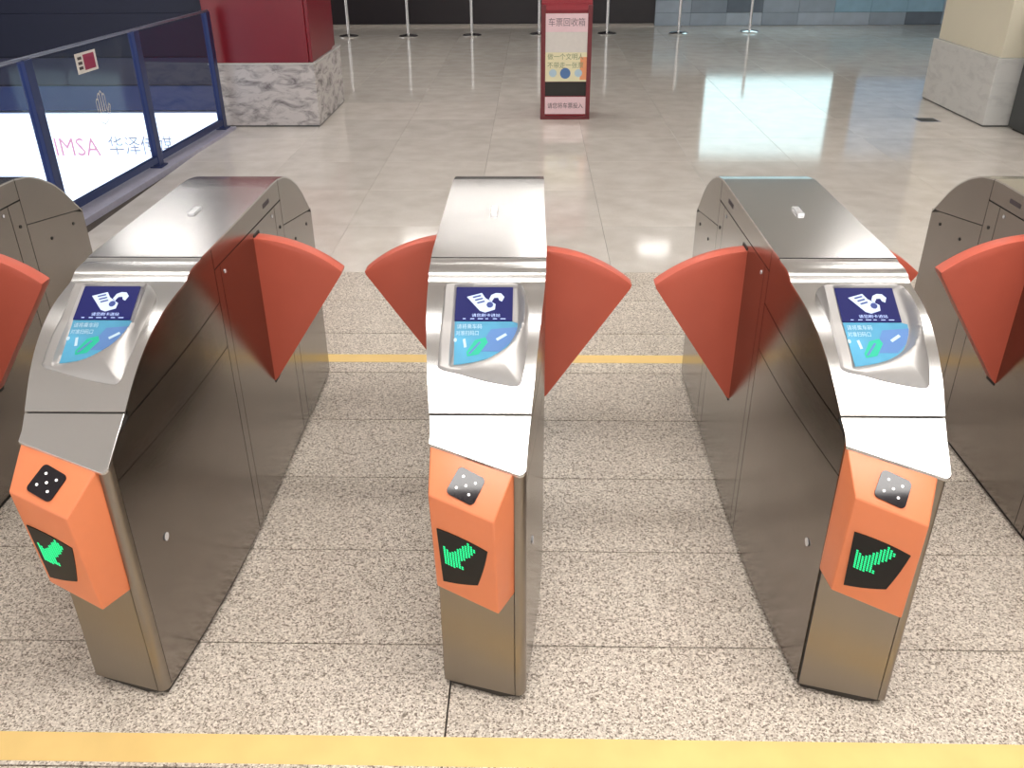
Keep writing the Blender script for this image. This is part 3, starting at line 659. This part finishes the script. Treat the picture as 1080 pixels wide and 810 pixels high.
# ------------------------------------------------------------------ columns
c = thing('column', 'square red column with a grey veined marble base', 'column', (-2.41, 8.8, 0)); co = (-2.41, 8.8, 0)
m = MB().box(-2.90, -1.955, 8.205, 9.40, 0.012, .545); m.build('marble_base', 'marble', c, None, co, .006)
box('base_ledge', 'marble_pale', -2.905, -1.945, 8.195, 9.41, .545, .558, c, co, .003)
box('foot_trim', 'cabinet_grey', -2.89, -1.965, 8.215, 9.39, 0, .012, c, co)
box('shaft', 'column_red', -2.895, -2.0, 8.225, 9.385, .558, CEIL_Z, c, co, .004)
box('red_panel', 'column_red', -1.999, -1.968, 8.24, 9.10, .56, CEIL_Z-.3, c, co, .004)
c = thing('column', 'square cream column with a pale marble base', 'column', (4.7, 8.85, 0)); co = (4.7, 8.85, 0)
MB().box(4.05, 5.4, 8.15, 9.55, 0.012, .585).build('marble_base', 'marble_pale', c, None, co, .006)
box('foot_trim', 'cabinet_grey', 4.06, 5.39, 8.16, 9.54, 0, .012, c, co)
box('shaft', 'column_cream', 4.085, 5.365, 8.185, 9.515, .585, CEIL_Z, c, co, .004)
cb = thing('metal_cabinet', 'dark grey metal cabinet in front of the cream column', 'cabinet', (4.75, 7.85, 0)); co = (4.75, 7.85, 0)
box('body', 'cabinet_grey', 4.24, 4.94, 7.62, 8.08, .02, .95, cb, co, .008); box('foot', 'dark_base', 4.27, 4.91, 7.66, 8.04, 0, .02, cb, co); box('door', 'cabinet_grey', 4.26, 4.92, 7.605, 7.62, .06, .92, cb, co, .004)
fh = thing('floor_hatch', 'small dark metal cover on the floor beside the cream column', 'floor cover', (3.68, 8.45, 0)); co = (3.68, 8.45, 0)
box('plate', 'cabinet_grey', 3.60, 3.76, 8.38, 8.52, 0, .004, fh, co, .001); box('frame', 'rail_metal', 3.585, 3.775, 8.365, 8.535, 0, .002, fh, co)

# ------------------------------------------------------------------ ticket recycling box
kx, ky = 0.305, 8.5
rb = thing('ticket_return_box', 'narrow dark red ticket return box with posters in the hall', 'ticket box', (kx, ky, 0)); ko = (kx, ky, 0)
hwk = .228
m = MB(); m.box(-hwk+kx, hwk+kx, ky+.012, ky+.40, .03, 1.02); m.build('body', 'box_red', rb, None, ko, .004)
box('plinth', 'box_maroon', kx-hwk-.004, kx+hwk+.004, ky, ky+.41, 0, .03, rb, ko, .003)
for s in (-1, 1): box('side_frame', 'box_maroon', kx+s*(hwk-.018)-.02, kx+s*(hwk-.018)+.02, ky-.01, ky+.03, .03, 1.0, rb, ko, .003)
lid = MB().prism([(kx-hwk, ky+.0, .955), (kx-hwk, ky+.40, 1.03), (kx-hwk, ky+.40, 1.20), (kx-hwk, ky+.06, 1.16)], (2*hwk, 0, 0)); lid.build('sloping_head', 'box_red', rb, None, ko, .004)
def sheet(name, mat, z0, z1, y, x0=-.19, x1=.19, par=rb): return box(name, mat, kx+x0, kx+x1, ky+y, ky+y+.002, z0, z1, par, ko)
p1 = sheet('poster', 'paper_white', .345, .930, -.004)
sheet('pink_band', 'paper_pink', .775, .928, -.0055, par=p1); sheet('yellow_band', 'paper_yellow', .345, .60, -.0055, par=p1); sheet('orange_patch', 'paper_orange', .36, .56, -.0065, .13, .19, par=p1)
text_obj('lettering', '车票回收箱', 'print_grey', .075, (kx, ky-.0062, .852), (1, 0, 0), (0, 0, 1), p1, ko, fit=.33)
text_obj('lettering', '做一个文明人', 'print_green', .058, (kx-.005, ky-.0072, .560), (1, 0, 0), (0, 0, 1), p1, ko, fit=.33)
text_obj('lettering', '不带走一张票', 'print_green', .058, (kx-.005, ky-.0072, .485), (1, 0, 0), (0, 0, 1), p1, ko, fit=.33)
MB().prism([(kx-.005+.048*math.cos(a), ky-.0056, .418+.048*math.sin(a)) for a in [k*math.pi/12 for k in range(24)]], (0, -.0015, 0)).build('round_print', 'sticker_blue', p1, None, ko)
for dx in (-.12, .115): MB().prism([(kx+dx+.035*math.cos(a), ky-.0056, .42+.035*math.sin(a)) for a in [k*math.pi/8 for k in range(16)]], (0, -.0012, 0)).build('pale_print', 'sticker_white', p1, None, ko)
sheet('ticket_slot', 'dark_gap', .215, .34, .004)
p2 = sheet('lower_sign', 'paper_pink', .052, .208, -.004)
text_obj('lettering', '请您将车票投入', 'print_dark', .055, (kx, ky-.0052, .125), (1, 0, 0), (0, 0, 1), p2, ko, fit=.33)

# ------------------------------------------------------------------ queue posts in front of the back wall
def make_post():
    t = thing('queue_post', 'x', 'queue post')
    MB().lathe([(.150, 0), (.152, .012), (.135, .026), (.05, .038), (.032, .045)], seg=28).build('base', 'chrome', t, 35)
    MB().lathe([(.024, .045), (.024, .90)], seg=16).build('pole', 'chrome', t, 35)
    MB().lathe([(.031, .88), (.033, .89), (.033, .96), (.028, .972)], seg=18).build('belt_head', 'cabinet_grey', t, 35)
    return t
pst = make_post()
PX = [(-2.90, 14.72, 'chrome queue post nearest the red column'), (-1.955, 14.70, 'second chrome queue post from the red column'), (-.96, 14.78, 'third chrome queue post from the red column'),
      (.10, 14.9, 'chrome queue post standing behind the ticket return box'), (1.175, 14.93, 'chrome queue post just right of the ticket return box'), (2.31, 14.95, 'chrome queue post second from the right'), (3.46, 15.1, 'rightmost chrome queue post before the blue cladding')]
for i, (x, y, lab) in enumerate(PX):
    o = pst if i == 0 else copy_tree(pst); o.location = (x, y, 0); tag(o, lab, 'queue post', 'queue posts along the back wall')
